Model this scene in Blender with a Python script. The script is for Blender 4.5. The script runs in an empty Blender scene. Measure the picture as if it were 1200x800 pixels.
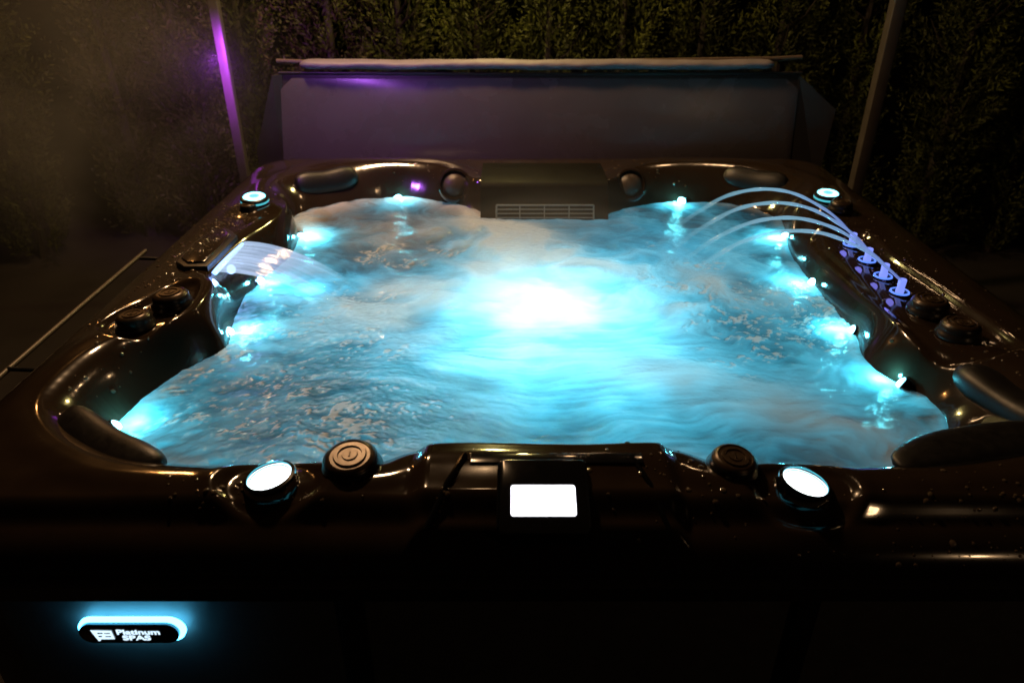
import bpy, bmesh, math, random
import numpy as np
from mathutils import Vector, Matrix, Euler

random.seed(7)
rng = np.random.default_rng(11)
R = math.radians
C = bpy.context.scene.collection

# ------------------------------------------------------------------ helpers
def tag(o, label=None, cat=None, group=None, kind=None):
    if label: o['label'] = label
    if cat: o['category'] = cat
    if group: o['group'] = group
    if kind: o['kind'] = kind
    return o

def empty(name, loc):
    o = bpy.data.objects.new(name, None)
    o.empty_display_size = 0.1
    o.location = loc
    C.objects.link(o)
    return o

def put_under(o, parent):
    """parent o while keeping o.location/rotation given in world space"""
    if parent is not None:
        o.parent = parent
        m = Matrix.Identity(4)
        p = parent
        chain = []
        while p is not None:
            chain.append(p)
            p = p.parent
        for q in reversed(chain):
            m = m @ (q.matrix_parent_inverse if q.parent else Matrix.Identity(4)) @ Matrix.LocRotScale(q.location, q.rotation_euler, q.scale)
        o.matrix_parent_inverse = m.inverted()
    return o

def obj(name, me, mat=None, parent=None, loc=(0, 0, 0), rot=None, smooth=True):
    if isinstance(me, bmesh.types.BMesh):
        bm = me
        me = bpy.data.meshes.new(name)
        bm.normal_update()
        bm.to_mesh(me)
        bm.free()
    if mat is not None and len(me.materials) == 0:
        me.materials.append(mat)
    if smooth:
        me.polygons.foreach_set('use_smooth', [True] * len(me.polygons))
        try:
            me.set_sharp_from_angle(angle=R(40))
        except Exception:
            pass
    o = bpy.data.objects.new(name, me)
    o.location = loc
    if rot is not None:
        o.rotation_euler = rot
    C.objects.link(o)
    return put_under(o, parent)

def mesh_np(name, verts, faces, smooth=True):
    me = bpy.data.meshes.new(name)
    verts = np.asarray(verts, dtype=np.float32)
    faces = np.asarray(faces, dtype=np.int32)
    k = faces.shape[1]
    me.vertices.add(len(verts))
    me.vertices.foreach_set('co', verts.ravel())
    me.loops.add(faces.size)
    me.loops.foreach_set('vertex_index', faces.ravel())
    me.polygons.add(len(faces))
    me.polygons.foreach_set('loop_start', np.arange(0, faces.size, k, dtype=np.int32))
    me.polygons.foreach_set('loop_total', np.full(len(faces), k, dtype=np.int32))
    me.update(calc_edges=True)
    me.validate()
    if smooth:
        me.polygons.foreach_set('use_smooth', np.ones(len(me.polygons), dtype=bool))
    return me

def bm_box(bm, x0, x1, y0, y1, z0, z1, bev=0.0):
    g = bmesh.ops.create_cube(bm, size=1.0)
    for v in g['verts']:
        v.co = Vector(((x0 + x1) / 2 + v.co.x * (x1 - x0), (y0 + y1) / 2 + v.co.y * (y1 - y0), (z0 + z1) / 2 + v.co.z * (z1 - z0)))
    if bev > 0:
        es = list({e for v in g['verts'] for e in v.link_edges})
        bmesh.ops.bevel(bm, geom=es, offset=bev, segments=3, profile=0.5, affect='EDGES')
    return bm

def bm_lathe(profile, seg=40, bm=None):
    bm = bm or bmesh.new()
    rings = []
    for r, z in profile:
        if r < 1e-6:
            rings.append([bm.verts.new((0, 0, z))])
        else:
            rings.append([bm.verts.new((r * math.cos(2 * math.pi * i / seg), r * math.sin(2 * math.pi * i / seg), z)) for i in range(seg)])
    for a, b in zip(rings, rings[1:]):
        for i in range(seg):
            j = (i + 1) % seg
            if len(a) == 1 and len(b) == 1: continue
            if len(a) == 1: bm.faces.new((a[0], b[i], b[j]))
            elif len(b) == 1: bm.faces.new((a[i], a[j], b[0]))
            else: bm.faces.new((a[i], a[j], b[j], b[i]))
    bmesh.ops.recalc_face_normals(bm, faces=bm.faces)
    return bm

def bm_tube(pts, radii, seg=10, bm=None, caps=True):
    bm = bm or bmesh.new()
    pts = [Vector(p) for p in pts]
    rings = []
    up = Vector((0, 0, 1))
    for i, p in enumerate(pts):
        d = (pts[min(i + 1, len(pts) - 1)] - pts[max(i - 1, 0)]).normalized()
        u = d.cross(up)
        if u.length < 1e-4: u = d.cross(Vector((0, 1, 0)))
        u.normalize()
        w = u.cross(d).normalized()
        r = radii[i] if hasattr(radii, '__len__') else radii
        rings.append([bm.verts.new(p + (u * math.cos(2 * math.pi * k / seg) + w * math.sin(2 * math.pi * k / seg)) * r) for k in range(seg)])
    for a, b in zip(rings, rings[1:]):
        for k in range(seg):
            bm.faces.new((a[k], a[(k + 1) % seg], b[(k + 1) % seg], b[k]))
    if caps:
        bm.faces.new(rings[0][::-1]); bm.faces.new(rings[-1])
    return bm

def bm_prism(outline, z0, z1, bev=0.0):
    bm = bmesh.new()
    lo = [bm.verts.new((x, y, z0)) for x, y in outline]
    hi = [bm.verts.new((x, y, z1)) for x, y in outline]
    n = len(outline)
    top = bm.faces.new(hi)
    bm.faces.new(lo[::-1])
    for i in range(n):
        bm.faces.new((lo[i], lo[(i + 1) % n], hi[(i + 1) % n], hi[i]))
    bmesh.ops.recalc_face_normals(bm, faces=bm.faces)
    if bev > 0:
        bmesh.ops.bevel(bm, geom=list(top.edges), offset=bev, segments=3, profile=0.5, affect='EDGES')
    return bm

def spline(pts, n=10):
    """closed Catmull-Rom"""
    P = np.array(pts, float)
    out = []
    N = len(P)
    for i in range(N):
        p0, p1, p2, p3 = P[(i - 1) % N], P[i], P[(i + 1) % N], P[(i + 2) % N]
        for t in np.linspace(0, 1, n, endpoint=False):
            out.append(0.5 * ((2 * p1) + (-p0 + p2) * t + (2 * p0 - 5 * p1 + 4 * p2 - p3) * t * t + (-p0 + 3 * p1 - 3 * p2 + p3) * t ** 3))
    return np.array(out)

def seg_dist(X, Y, poly, closed=True):
    A = poly
    B = np.roll(poly, -1, axis=0) if closed else poly[1:]
    if not closed: A = poly[:-1]
    d = np.full(X.shape, 1e9)
    for a, b in zip(A, B):
        ab = b - a
        L2 = (ab * ab).sum() + 1e-12
        t = np.clip(((X - a[0]) * ab[0] + (Y - a[1]) * ab[1]) / L2, 0, 1)
        dx = X - a[0] - t * ab[0]; dy = Y - a[1] - t * ab[1]
        np.minimum(d, dx * dx + dy * dy, out=d)
    return np.sqrt(d)

def inside(X, Y, poly):
    c = np.zeros(X.shape, bool)
    A = poly; B = np.roll(poly, -1, axis=0)
    for a, b in zip(A, B):
        if a[1] == b[1]: continue
        m = (a[1] > Y) != (b[1] > Y)
        xi = a[0] + (Y - a[1]) * (b[0] - a[0]) / (b[1] - a[1])
        c ^= m & (X < xi)
    return c

def sdist(X, Y, poly):
    """positive inside"""
    return np.where(inside(X, Y, poly), 1, -1) * seg_dist(X, Y, poly)

def sstep(a, b, x):
    t = np.clip((x - a) / (b - a), 0, 1)
    return t * t * (3 - 2 * t)

def blur(a, s):
    fy = np.fft.fftfreq(a.shape[0])[:, None]; fx = np.fft.fftfreq(a.shape[1])[None, :]
    g = np.exp(-2 * (math.pi ** 2) * s * s * (fx * fx + fy * fy))
    return np.real(np.fft.ifft2(np.fft.fft2(a) * g))

def norm01(a):
    lo, hi = np.percentile(a, 2), np.percentile(a, 98)
    return np.clip((a - lo) / (hi - lo), 0, 1)

# ------------------------------------------------------------------ materials
def mat(name):
    m = bpy.data.materials.new(name)
    m.use_nodes = True
    nt = m.node_tree
    return m, nt, nt.nodes, nt.links, nt.nodes['Principled BSDF']

def plain(name, col, rough=0.5, metal=0.0, noise=0.0, nscale=40.0, bump=0.0, bscale=200.0, coat=0.0, spec=0.5):
    m, nt, N, L, b = mat(name)
    b.inputs['Base Color'].default_value = (*col, 1)
    b.inputs['Roughness'].default_value = rough
    b.inputs['Metallic'].default_value = metal
    b.inputs['Coat Weight'].default_value = coat
    b.inputs['Coat Roughness'].default_value = 0.05
    b.inputs['Specular IOR Level'].default_value = spec
    tc = N.new('ShaderNodeTexCoord')
    if noise:
        n = N.new('ShaderNodeTexNoise'); n.inputs['Scale'].default_value = nscale; n.inputs['Detail'].default_value = 6
        L.new(tc.outputs['Object'], n.inputs['Vector'])
        r = N.new('ShaderNodeMapRange'); r.inputs['To Min'].default_value = 1 - noise; r.inputs['To Max'].default_value = 1 + noise
        L.new(n.outputs['Fac'], r.inputs['Value'])
        mx = N.new('ShaderNodeVectorMath'); mx.operation = 'SCALE'; mx.inputs[0].default_value = col
        L.new(r.outputs['Result'], mx.inputs['Scale'])
        L.new(mx.outputs['Vector'], b.inputs['Base Color'])
        r2 = N.new('ShaderNodeMapRange'); r2.inputs['To Min'].default_value = max(0.02, rough * 0.7); r2.inputs['To Max'].default_value = min(1, rough * 1.35)
        L.new(n.outputs['Fac'], r2.inputs['Value']); L.new(r2.outputs['Result'], b.inputs['Roughness'])
    if bump:
        n2 = N.new('ShaderNodeTexNoise'); n2.inputs['Scale'].default_value = bscale; n2.inputs['Detail'].default_value = 4
        L.new(tc.outputs['Object'], n2.inputs['Vector'])
        bp = N.new('ShaderNodeBump'); bp.inputs['Strength'].default_value = bump; bp.inputs['Distance'].default_value = 0.002
        L.new(n2.outputs['Fac'], bp.inputs['Height']); L.new(bp.outputs['Normal'], b.inputs['Normal'])
    return m

def emis(name, col, s, base=(0.02, 0.02, 0.02), rough=0.3):
    m, nt, N, L, b = mat(name)
    b.inputs['Base Color'].default_value = (*base, 1)
    b.inputs['Roughness'].default_value = rough
    b.inputs['Emission Color'].default_value = (*col, 1)
    b.inputs['Emission Strength'].default_value = s
    return m

M_shell = plain('acrylic_shell', (0.021, 0.0135, 0.0085), 0.12, noise=0.3, nscale=14, bump=0.05, bscale=9, coat=0.6)
M_cabinet = plain('cabinet_panel', (0.10, 0.097, 0.094), 0.55, noise=0.3, nscale=30, bump=0.2, bscale=160)
M_rubber = plain('black_rubber', (0.007, 0.006, 0.0055), 0.40, noise=0.3, nscale=60, bump=0.25, bscale=500)
M_knob = plain('bronze_plastic', (0.055, 0.035, 0.02), 0.32, metal=0.4, noise=0.2, nscale=90)
M_knobdark = plain('dark_plastic', (0.012, 0.01, 0.009), 0.3, noise=0.2, nscale=60)
M_chrome = plain('chrome', (0.45, 0.45, 0.46), 0.12, metal=1.0, noise=0.15, nscale=120)
M_gloss = plain('glossy_panel', (0.006, 0.006, 0.007), 0.12, noise=0.2, nscale=50, coat=0.5)
M_grille = plain('grille_plastic', (0.22, 0.26, 0.28), 0.35, noise=0.2, nscale=80)
M_spk = plain('speaker_cone', (0.07, 0.05, 0.035), 0.3, noise=0.3, nscale=150, bump=0.3, bscale=700)
M_post = plain('post_metal', (0.075, 0.064, 0.055), 0.4, noise=0.25, nscale=20)
M_vinyl = plain('cover_vinyl', (0.090, 0.080, 0.086), 0.26, noise=0.15, nscale=6, bump=0.03, bscale=5)
M_vinyl_dark = plain('cover_dark_vinyl', (0.018, 0.015, 0.014), 0.45, noise=0.3, nscale=12, bump=0.2, bscale=60)
M_fabric = plain('cover_pale_fabric', (0.17, 0.15, 0.165), 0.55, noise=0.3, nscale=14, bump=1.0, bscale=45)
M_trunk = plain('bark', (0.022, 0.016, 0.011), 0.85, noise=0.4, nscale=25, bump=0.7, bscale=60)
M_ring_cyan = emis('light_ring_cyan', (0.25, 0.85, 1.0), 4.0)
M_lens_white = emis('lens_white', (0.85, 0.97, 1.0), 6.0)
M_screen = emis('screen_glow', (0.93, 0.92, 1.0), 3.2)
M_led = emis('led_lens', (0.30, 0.85, 1.0), 14.0)
M_halo = emis('badge_halo', (0.09, 0.58, 1.0), 9.0)
M_logo = emis('badge_logo', (0.65, 0.85, 1.0), 1.3)
M_nozzle = emis('nozzle_glow', (0.22, 0.30, 1.0), 1.05, base=(0.1, 0.1, 0.16))

# droplet: wet bead, beige base colour stands in for its glints
M_drop, nt, N, L, b = mat('water_bead')
b.inputs['Base Color'].default_value = (0.08, 0.06, 0.042, 1)
b.inputs['Roughness'].default_value = 0.03
b.inputs['Specular IOR Level'].default_value = 0.9

# ------------------------------------------------------------------ camera, world
cam = bpy.data.cameras.new('camera')
cam.lens = 25.68; cam.sensor_width = 36.0; cam.clip_end = 500; cam.clip_start = 0.02
co = bpy.data.objects.new('camera', cam); C.objects.link(co)
CAM = Vector((-0.06, -2.07, 1.76))
co.location = CAM
co.rotation_euler = (R(90 - 28.9), 0, 0)
cam.dof.use_dof = True
cam.dof.focus_distance = 1.75
cam.dof.aperture_fstop = 3.6
bpy.context.scene.camera = co

sc = bpy.context.scene
w = bpy.data.worlds.new('World'); sc.world = w
w.use_nodes = True
nt = w.node_tree
bg = nt.nodes['Background']
sky = nt.nodes.new('ShaderNodeTexSky')
sky.sky_type = 'NISHITA'; sky.sun_disc = False
sky.sun_elevation = R(-4); sky.sun_rotation = R(200)
nt.links.new(sky.outputs['Color'], bg.inputs['Color'])
bg.inputs['Strength'].default_value = 0.01
sc.view_settings.view_transform = 'Standard'
sc.view_settings.look = 'None'
sc.view_settings.exposure = 0
sc.cycles.use_denoising = True
sc.cycles.max_bounces = 8
sc.cycles.transparent_max_bounces = 12
sc.cycles.sample_clamp_indirect = 4.0
sc.cycles.caustics_reflective = False
sc.cycles.caustics_refractive = False
sc.cycles.volume_bounces = 0

# ------------------------------------------------------------------ ground
M_ground = plain('paving', (0.018, 0.014, 0.011), 0.8, noise=0.4, nscale=3, bump=0.4, bscale=40)
bm = bmesh.new()
bmesh.ops.create_grid(bm, x_segments=2, y_segments=2, size=60)
tag(obj('ground', bm, M_ground, smooth=False), kind='structure')

# ------------------------------------------------------------------ hot tub shell
ZR, ZW = 0.92, 0.80
LIP = spline([(-0.98, 0.62), (-0.885, 0.50), (-0.872, 0.36), (-0.905, 0.22), (-0.932, 0.10), (-0.94, -0.13), (-0.90, -0.21), (-0.885, -0.33), (-0.915, -0.44),
              (-1.01, -0.52), (-1.055, -0.62), (-1.055, -0.78), (-0.985, -0.89), (-0.85, -0.985), (-0.70, -1.025), (-0.55, -1.03), (-0.42, -1.02), (-0.30, -1.02), (-0.24, -0.985), (-0.15, -0.972),
              (0.06, -0.978), (0.20, -0.972), (0.255, -0.985), (0.31, -1.02), (0.44, -1.025), (0.60, -1.03), (0.80, -1.02), (1.0, -0.97), (1.13, -0.87), (1.16, -0.74), (1.11, -0.62),
              (1.0, -0.55), (0.955, -0.46), (0.945, -0.34), (0.955, -0.2), (0.965, 0.10), (0.985, 0.27), (0.985, 0.40), (1.0, 0.52), (1.09, 0.63), (1.12, 0.77), (1.05, 0.91), (0.88, 1.0), (0.66, 1.02),
              (0.52, 0.99), (0.42, 0.92), (0.365, 0.83), (0.30, 0.775), (0.07, 0.765), (-0.17, 0.775), (-0.235, 0.83), (-0.30, 0.92), (-0.40, 0.99), (-0.55, 1.015), (-0.76, 1.0), (-0.92, 0.91), (-1.0, 0.78)], 6)
WAT = spline([(-0.89, 0.58), (-0.835, 0.46), (-0.819, 0.28), (-0.85, 0.13), (-0.867, 0.03), (-0.871, -0.12), (-0.845, -0.27), (-0.818, -0.375), (-0.855, -0.44), (-0.93, -0.60), (-0.945, -0.74), (-0.88, -0.83), (-0.78, -0.883),
              (-0.643, -0.90), (-0.45, -0.905), (-0.315, -0.89), (-0.25, -0.86), (0.0, -0.855), (0.27, -0.86), (0.33, -0.885), (0.50, -0.91), (0.659, -0.90), (0.77, -0.875), (0.87, -0.80), (0.925, -0.69), (0.92, -0.59), (0.885, -0.53),
              (0.857, -0.423), (0.885, -0.30), (0.892, -0.17), (0.892, 0.1), (0.905, 0.28), (0.925, 0.40), (0.97, 0.56), (0.98, 0.68), (0.91, 0.80), (0.80, 0.85), (0.646, 0.865), (0.5, 0.835), (0.36, 0.74),
              (0.26, 0.665), (0.07, 0.65), (-0.13, 0.665), (-0.21, 0.73), (-0.33, 0.83), (-0.525, 0.90), (-0.67, 0.87), (-0.82, 0.77), (-0.90, 0.68)], 6)
TX, TY = 0.06, -0.04          # tub centre
HX, HY, RC = 1.225, 1.16, 0.20    # outer half sizes and corner radius

def outer_sd(X, Y):
    """positive inside; and nearest boundary points for outside ones"""
    qx = np.abs(X - TX) - (HX - RC); qy = np.abs(Y - TY) - (HY - RC)
    d = np.sqrt(np.maximum(qx, 0) ** 2 + np.maximum(qy, 0) ** 2) + np.minimum(np.maximum(qx, qy), 0) - RC
    return -d

TRAY_R = spline([(0.93, 0.22), (1.03, 0.235), (1.105, 0.18), (1.10, 0.0), (1.125, -0.2), (1.135, -0.34), (1.15, -0.5), (1.125, -0.60), (1.0, -0.62), (0.93, -0.5), (0.92, -0.1)], 8)
TRAY_L = spline([(-0.93, -0.20), (-1.005, -0.225), (-1.045, -0.32), (-1.085, -0.40), (-1.09, -0.47), (-1.03, -0.52), (-0.95, -0.50), (-0.90, -0.36)], 8)
SKIM = np.array([(-0.185, 0.60), (0.315, 0.60), (0.315, 0.93), (-0.185, 0.93)])

def height(X, Y):
    dL = sdist(X, Y, LIP)
    dW = sdist(X, Y, WAT)
    do = outer_sd(X, Y)
    z = np.full(X.shape, ZR)
    # crown of the rim, front slope, slight outward fall
    z -= 0.006 * sstep(-1.03, -1.09, Y) + 0.030 * sstep(-1.088, -1.135, Y) + 0.016 * sstep(-1.13, -1.2, Y) + 0.012 * sstep(0.09, 0.0, do)
    z += 0.012 * sstep(0.9, 1.05, Y)
    # low roll right at the inner lip
    z += 0.006 * np.exp(-((dL + 0.035) / 0.03) ** 2)
    z -= 0.022 * sstep(-0.004, 0.022, sdist(X, Y, TRAY_R))
    z -= 0.018 * sstep(-0.004, 0.020, sdist(X, Y, TRAY_L))
    # shallow dishes round the two front lamps
    for cx, cy in ((-0.487, -1.055), (0.452, -1.072)):
        r = np.hypot((X - cx) / 1.45, Y - cy)
        z += 0.004 * np.exp(-((r - 0.070) / 0.018) ** 2) - 0.013 * sstep(0.075, 0.052, r)
    # domes that carry the back lamps
    for cx, cy in ((-0.965, 0.415), (1.065, 0.45)):
        r = np.hypot(X - cx, Y - cy)
        z += 0.016 * sstep(0.11, 0.05, r)
    # control panel console: raised pad
    z += 0.016 * sstep(0.0, 0.035, np.minimum(0.245 - np.abs(X + 0.0), np.minimum(Y + 1.175, -0.93 - Y)))
    # wall between lip and waterline
    tin = np.clip(dL, 0, None); tout = np.clip(-dW, 0, None)
    t = np.where(dL > 0, tin / (tin + tout + 1e-6), 0)
    s = np.where(dW > 0, 1, t ** 1.55)
    z = z + (ZW - z) * s
    # moulded backrest lobes on the corner walls
    for cx, cy, a, b_, h in ((1.06, -0.70, 0.10, 0.14, 0.030), (-1.0, -0.70, 0.07, 0.11, 0.010)):
        r2 = ((X - cx) / a) ** 2 + ((Y - cy) / b_) ** 2
        z += h * np.exp(-r2 * 1.3)
    # basin under water
    z -= np.where(dW > 0, np.minimum(0.45, 2.2 * dW - 0.9 * np.minimum(dW, 0.12) ** 2), 0)
    # outer roll
    r = 0.045
    e = np.clip(do, 0, r)
    z -= r - np.sqrt(np.maximum(r * r - (r - e) ** 2, 0))
    return z, dL, dW, do

GX0, GX1, GY0, GY1, ST = TX - HX - 0.035, TX + HX + 0.035, TY - HY - 0.035, TY + HY + 0.035, 0.005
gx = np.arange(GX0, GX1 + ST / 2, ST); gy = np.arange(GY0, GY1 + ST / 2, ST)
GX, GY = np.meshgrid(gx, gy)
# vertices outside the footprint fold down as the skirt
do0 = outer_sd(GX, GY)
px, py = GX.copy(), GY.copy()
cx = np.clip(GX, TX - HX + RC, TX + HX - RC); cy = np.clip(GY, TY - HY + RC, TY + HY - RC)
vx, vy = GX - cx, GY - cy
ln = np.hypot(vx, vy) + 1e-9
out = do0 < 0
px[out] = (cx + vx / ln * RC)[out]; py[out] = (cy + vy / ln * RC)[out]
GZ, DL, DW, DO = height(px, py)
GZ[out] += np.clip(do0, -0.03, 0)[out] * 1.1
ny_, nx_ = GX.shape
idx = np.arange(nx_ * ny_).reshape(ny_, nx_)
faces = np.stack([idx[:-1, :-1], idx[:-1, 1:], idx[1:, 1:], idx[1:, :-1]], -1).reshape(-1, 4)
me = mesh_np('shell', np.stack([px, py, GZ], -1).reshape(-1, 3), faces)
tub = empty('hot_tub', (TX, TY, 0))
tag(tub, 'dark bronze-black hot tub with lit rim, filled with churning blue water', 'hot tub')
obj('shell', me, M_shell, tub, smooth=False)

def hz(x, y):
    i = int(round((y - gy[0]) / ST)); j = int(round((x - gx[0]) / ST))
    return float(GZ[max(0, min(ny_ - 1, i)), max(0, min(nx_ - 1, j))])

def hn(x, y, e=0.02):
    return Vector((hz(x - e, y) - hz(x + e, y), hz(x, y - e) - hz(x, y + e), 2 * e)).normalized()

def tilt(n):
    return Vector((0, 0, 1)).rotation_difference(Vector(n)).to_euler()

# cabinet below the shell
def rr_outline(hx, hy, r, n=10):
    o = []
    for sx, sy, a0 in ((1, 1, 0), (-1, 1, 90), (-1, -1, 180), (1, -1, 270)):
        for k in range(n + 1):
            a = R(a0 + 90 * k / n)
            o.append((TX + sx * (hx - r) + r * math.cos(a), TY + sy * (hy - r) + r * math.sin(a)))
    return o
cab = bm_prism(rr_outline(HX - 0.035, HY - 0.035, RC - 0.03), 0.06, 0.785)
bmesh.ops.delete(cab, geom=[f for f in cab.faces if abs(f.normal.z) > 0.9], context='FACES_ONLY')
obj('cabinet', cab, M_cabinet, tub)
base = bm_prism(rr_outline(HX - 0.07, HY - 0.07, RC - 0.05), 0.0, 0.06)
obj('base', base, M_rubber, tub)
# corner and panel battens on the front of the cabinet
for x in (-0.34, 0.46):
    bm = bmesh.new(); bm_box(bm, x - 0.02, x + 0.02, TY - HY + 0.024, TY - HY + 0.04, 0.08, 0.79, 0.003)
    obj('batten', bm, M_rubber, tub)
# pale rail down the left side of the tub
bm = bm_tube([(-1.285, -0.60, 0.842), (-1.283, -0.2, 0.846), (-1.278, 0.2, 0.85)], 0.007, 10)
obj('side_rail', bm, plain('rail_metal', (0.08, 0.065, 0.05), 0.4, metal=0.3, noise=0.2), tub)
for yy in (-0.55, 0.15):
    bm = bm_tube([(-1.283, yy, 0.845), (-1.16, yy, 0.84)], 0.006, 8)
    obj('rail_bracket', bm, M_rubber, tub)

# ---- knobs
KN = [(0.0, 0.034), (0.012, 0.034), (0.013, 0.032), (0.019, 0.032), (0.020, 0.0345), (0.026, 0.0345), (0.0275, 0.031), (0.033, 0.031), (0.034, 0.033), (0.039, 0.031), (0.042, 0.027)]
KB = [(0.042, 0.0265), (0.045, 0.024), (0.047, 0.014), (0.049, 0.006), (0.052, 0.003), (0.053, -0.006), (0.0, -0.006)]
def knob(x, y, lift=0.0, n=None, s=1.0):
    n = n or (hn(x, y) + Vector((0, 0, 2))).normalized()
    z = hz(x, y) + lift
    k = obj('diverter_knob', bm_lathe([(r * s, h * s) for r, h in KB], 44), M_knobdark, tub, (x, y, z), tilt(n))
    c = bm_lathe([(r * s, h * s) for r, h in KN], 44)
    # raised arrow mark on the cap
    for a in (-0.35, 0.35):
        bm_box(c, -0.0012, 0.0012, -0.006, 0.006, 0.034 * s, 0.0353 * s)
    put = obj('cap', c, M_knob, None, (x, y, z), tilt(n))
    put_under(put, k)
    return k
knob(-0.955, -0.335, 0.014)
knob(-1.005, -0.445, 0.006, s=0.92)
knob(-0.352, -1.014, -0.008, (0, -0.12, 1), 1.10)
knob(0.340, -1.018, -0.006, (0.05, -0.10, 1), 0.92)
knob(1.028, -0.358, 0.012)
knob(1.036, -0.490, 0.008)
knob(1.085, 0.385, 0.004, s=0.8)
knob(-0.975, 0.375, 0.0, s=0.6)

# ---- rim lights
def rim_light(x, y, lift, n, r, kind, power):
    z = hz(x, y) + lift
    e = tilt(Vector(n).normalized())
    prof = [(r * 1.34, -0.012), (r * 1.34, 0.002), (r * 1.26, 0.008), (r * 1.10, 0.010), (r * 1.03, 0.006), (r * 1.02, -0.004), (0.0, -0.004)]
    b_ = obj('rim_light', bm_lathe(prof, 48), M_chrome if kind == 'disc' else M_knobdark, tub, (x, y, z), e)
    if kind == 'disc':
        l = bm_lathe([(0, 0.0065), (r * 0.6, 0.006), (r * 0.96, 0.003), (r * 1.0, -0.002)], 48)
        put_under(obj('lens', l, M_lens_white, None, (x, y, z), e), b_)
        rg = bm_lathe([(r * 1.0, 0.0), (r * 1.04, 0.0065), (r * 1.09, 0.0095)], 48)
        put_under(obj('glow_ring', rg, emis('ring_cyan_dim', (0.1, 0.7, 0.9), 1.0), None, (x, y, z), e), b_)
    else:
        l = bm_lathe([(r * 0.45, 0.011), (r * 0.70, 0.013), (r * 1.0, 0.0105), (r * 1.05, 0.008)], 48)
        put_under(obj('lens', l, M_ring_cyan, None, (x, y, z), e), b_)
        l = bm_lathe([(0, 0.0085), (r * 0.25, 0.0105), (r * 0.45, 0.0105)], 32)
        put_under(obj('hub', l, emis('ring_hub', (0.2, 0.75, 0.9), 1.1), None, (x, y, z), e), b_)
        l = bm_lathe([(r * 1.345, -0.008), (r * 1.345, -0.001)], 48)
        put_under(obj('lower_ring', l, emis('ring_low', (0.1, 0.65, 0.75), 0.8), None, (x, y, z), e), b_)
    return b_
rim_light(-0.490, -1.050, 0.006, (-0.13, 0.0, 1), 0.036, 'disc', 1)
rim_light(0.455, -1.064, 0.006, (0.17, 0.0, 1), 0.036, 'disc', 1)
rim_light(-0.965, 0.420, 0.022, (0.05, -0.1, 1), 0.036, 'ring', 1)
rim_light(1.062, 0.455, 0.022, (-0.03, -0.1, 1), 0.034, 'ring', 1)

# ---- control console
pz = lambda x, y: hz(x, y)
n_c = Vector((0, -0.36, 1)).normalized()
zc = hz(0, -1.10) - 0.004
def rrect(hx, hy, r, n=6, cx=0, cy=0):
    o = []
    for sx, sy, a0 in ((1, 1, 0), (-1, 1, 90), (-1, -1, 180), (1, -1, 270)):
        for k in range(n + 1):
            a = R(a0 + 90 * k / n)
            o.append((cx + sx * (hx - r) + r * math.cos(a), cy + sy * (hy - r) + r * math.sin(a)))
    return o
cpan = obj('control_panel', bm_prism(rrect(0.078, 0.072, 0.012), -0.03, 0.010, 0.003), M_gloss, tub, (-0.007, -1.105, zc), tilt(n_c))
put_under(obj('screen', bm_prism(rrect(0.055, 0.029, 0.005, 5, 0, -0.010), 0.0085, 0.0118), M_screen, None, (-0.007, -1.105, zc), tilt(n_c), smooth=False), cpan)
for sx in (-1, 1):
    bm = bm_tube([(sx * 0.077, -0.06, 0.010), (sx * 0.0765, 0.05, 0.010)], 0.0022, 8)
    put_under(obj('side_bead', bm, M_gloss, None, (-0.007, -1.105, zc), tilt(n_c)), cpan)
bm = bm_tube([(-0.205, -1.150, hz(-0.205, -1.15) + 0.002), (-0.172, -1.08, hz(-0.172, -1.08) + 0.003), (-0.145, -1.015, hz(-0.145, -1.015) + 0.003)], 0.006, 8)
obj('console_bead', bm, M_gloss, tub)
bm = bm_tube([(0.205, -1.150, hz(0.205, -1.15) - 0.001), (0.18, -1.08, hz(0.18, -1.08) - 0.001), (0.155, -1.015, hz(0.155, -1.015))], 0.005, 8)
obj('console_bead', bm, M_gloss, tub)
bm = bmesh.new(); bm_box(bm, -0.135, 0.175, -1.036, -1.008, hz(0, -1.02) - 0.02, hz(0, -1.02) + 0.0015, 0.002)
obj('console_strip', bm, M_gloss, tub)

# ---- headrest pillows
def pillow(cx, cy, cz, length, hgt, thick, yaw, pitch, bend):
    bm = bmesh.new()
    nu, nv = 36, 20
    vs = []
    for i in range(nu + 1):
        u = -1 + 2 * i / nu
        ring = []
        taper = (1 - abs(u) ** 3.2) ** 0.5 if abs(u) < 1 else 0
        for j in range(nv):
            a = 2 * math.pi * j / nv
            ca, sa = math.cos(a), math.sin(a)
            yy = math.copysign(abs(ca) ** 0.75, ca) * thick * taper
            zz = math.copysign(abs(sa) ** 0.85, sa) * hgt * taper
            if zz > 0: zz *= 1 - 0.15 * math.cos(u * 3)
            ring.append(bm.verts.new((u * length, yy + bend * u * u, zz)))
        vs.append(ring)
    for a, b_ in zip(vs, vs[1:]):
        for j in range(nv):
            bm.faces.new((a[j], a[(j + 1) % nv], b_[(j + 1) % nv], b_[j]))
    bmesh.ops.remove_doubles(bm, verts=bm.verts, dist=1e-5)
    bmesh.ops.recalc_face_normals(bm, faces=bm.faces)
    return obj('headrest', bm, M_rubber, tub, (cx, cy, cz), Euler((pitch, 0, yaw)))
pillow(-0.865, -0.925, 0.880, 0.165, 0.035, 0.055, R(-34), R(25), 0.03)
pillow(0.85, -0.940, 0.915, 0.22, 0.016, 0.050, R(12), R(4), -0.02)
pillow(1.045, -0.735, 0.872, 0.14, 0.040, 0.075, R(105), R(10), 0.02)
pillow(-0.83, 0.885, 0.878, 0.135, 0.055, 0.045, R(32), R(-30), -0.02)
pillow(0.95, 0.900, 0.874, 0.135, 0.055, 0.045, R(-32), R(-30), -0.02)

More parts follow.
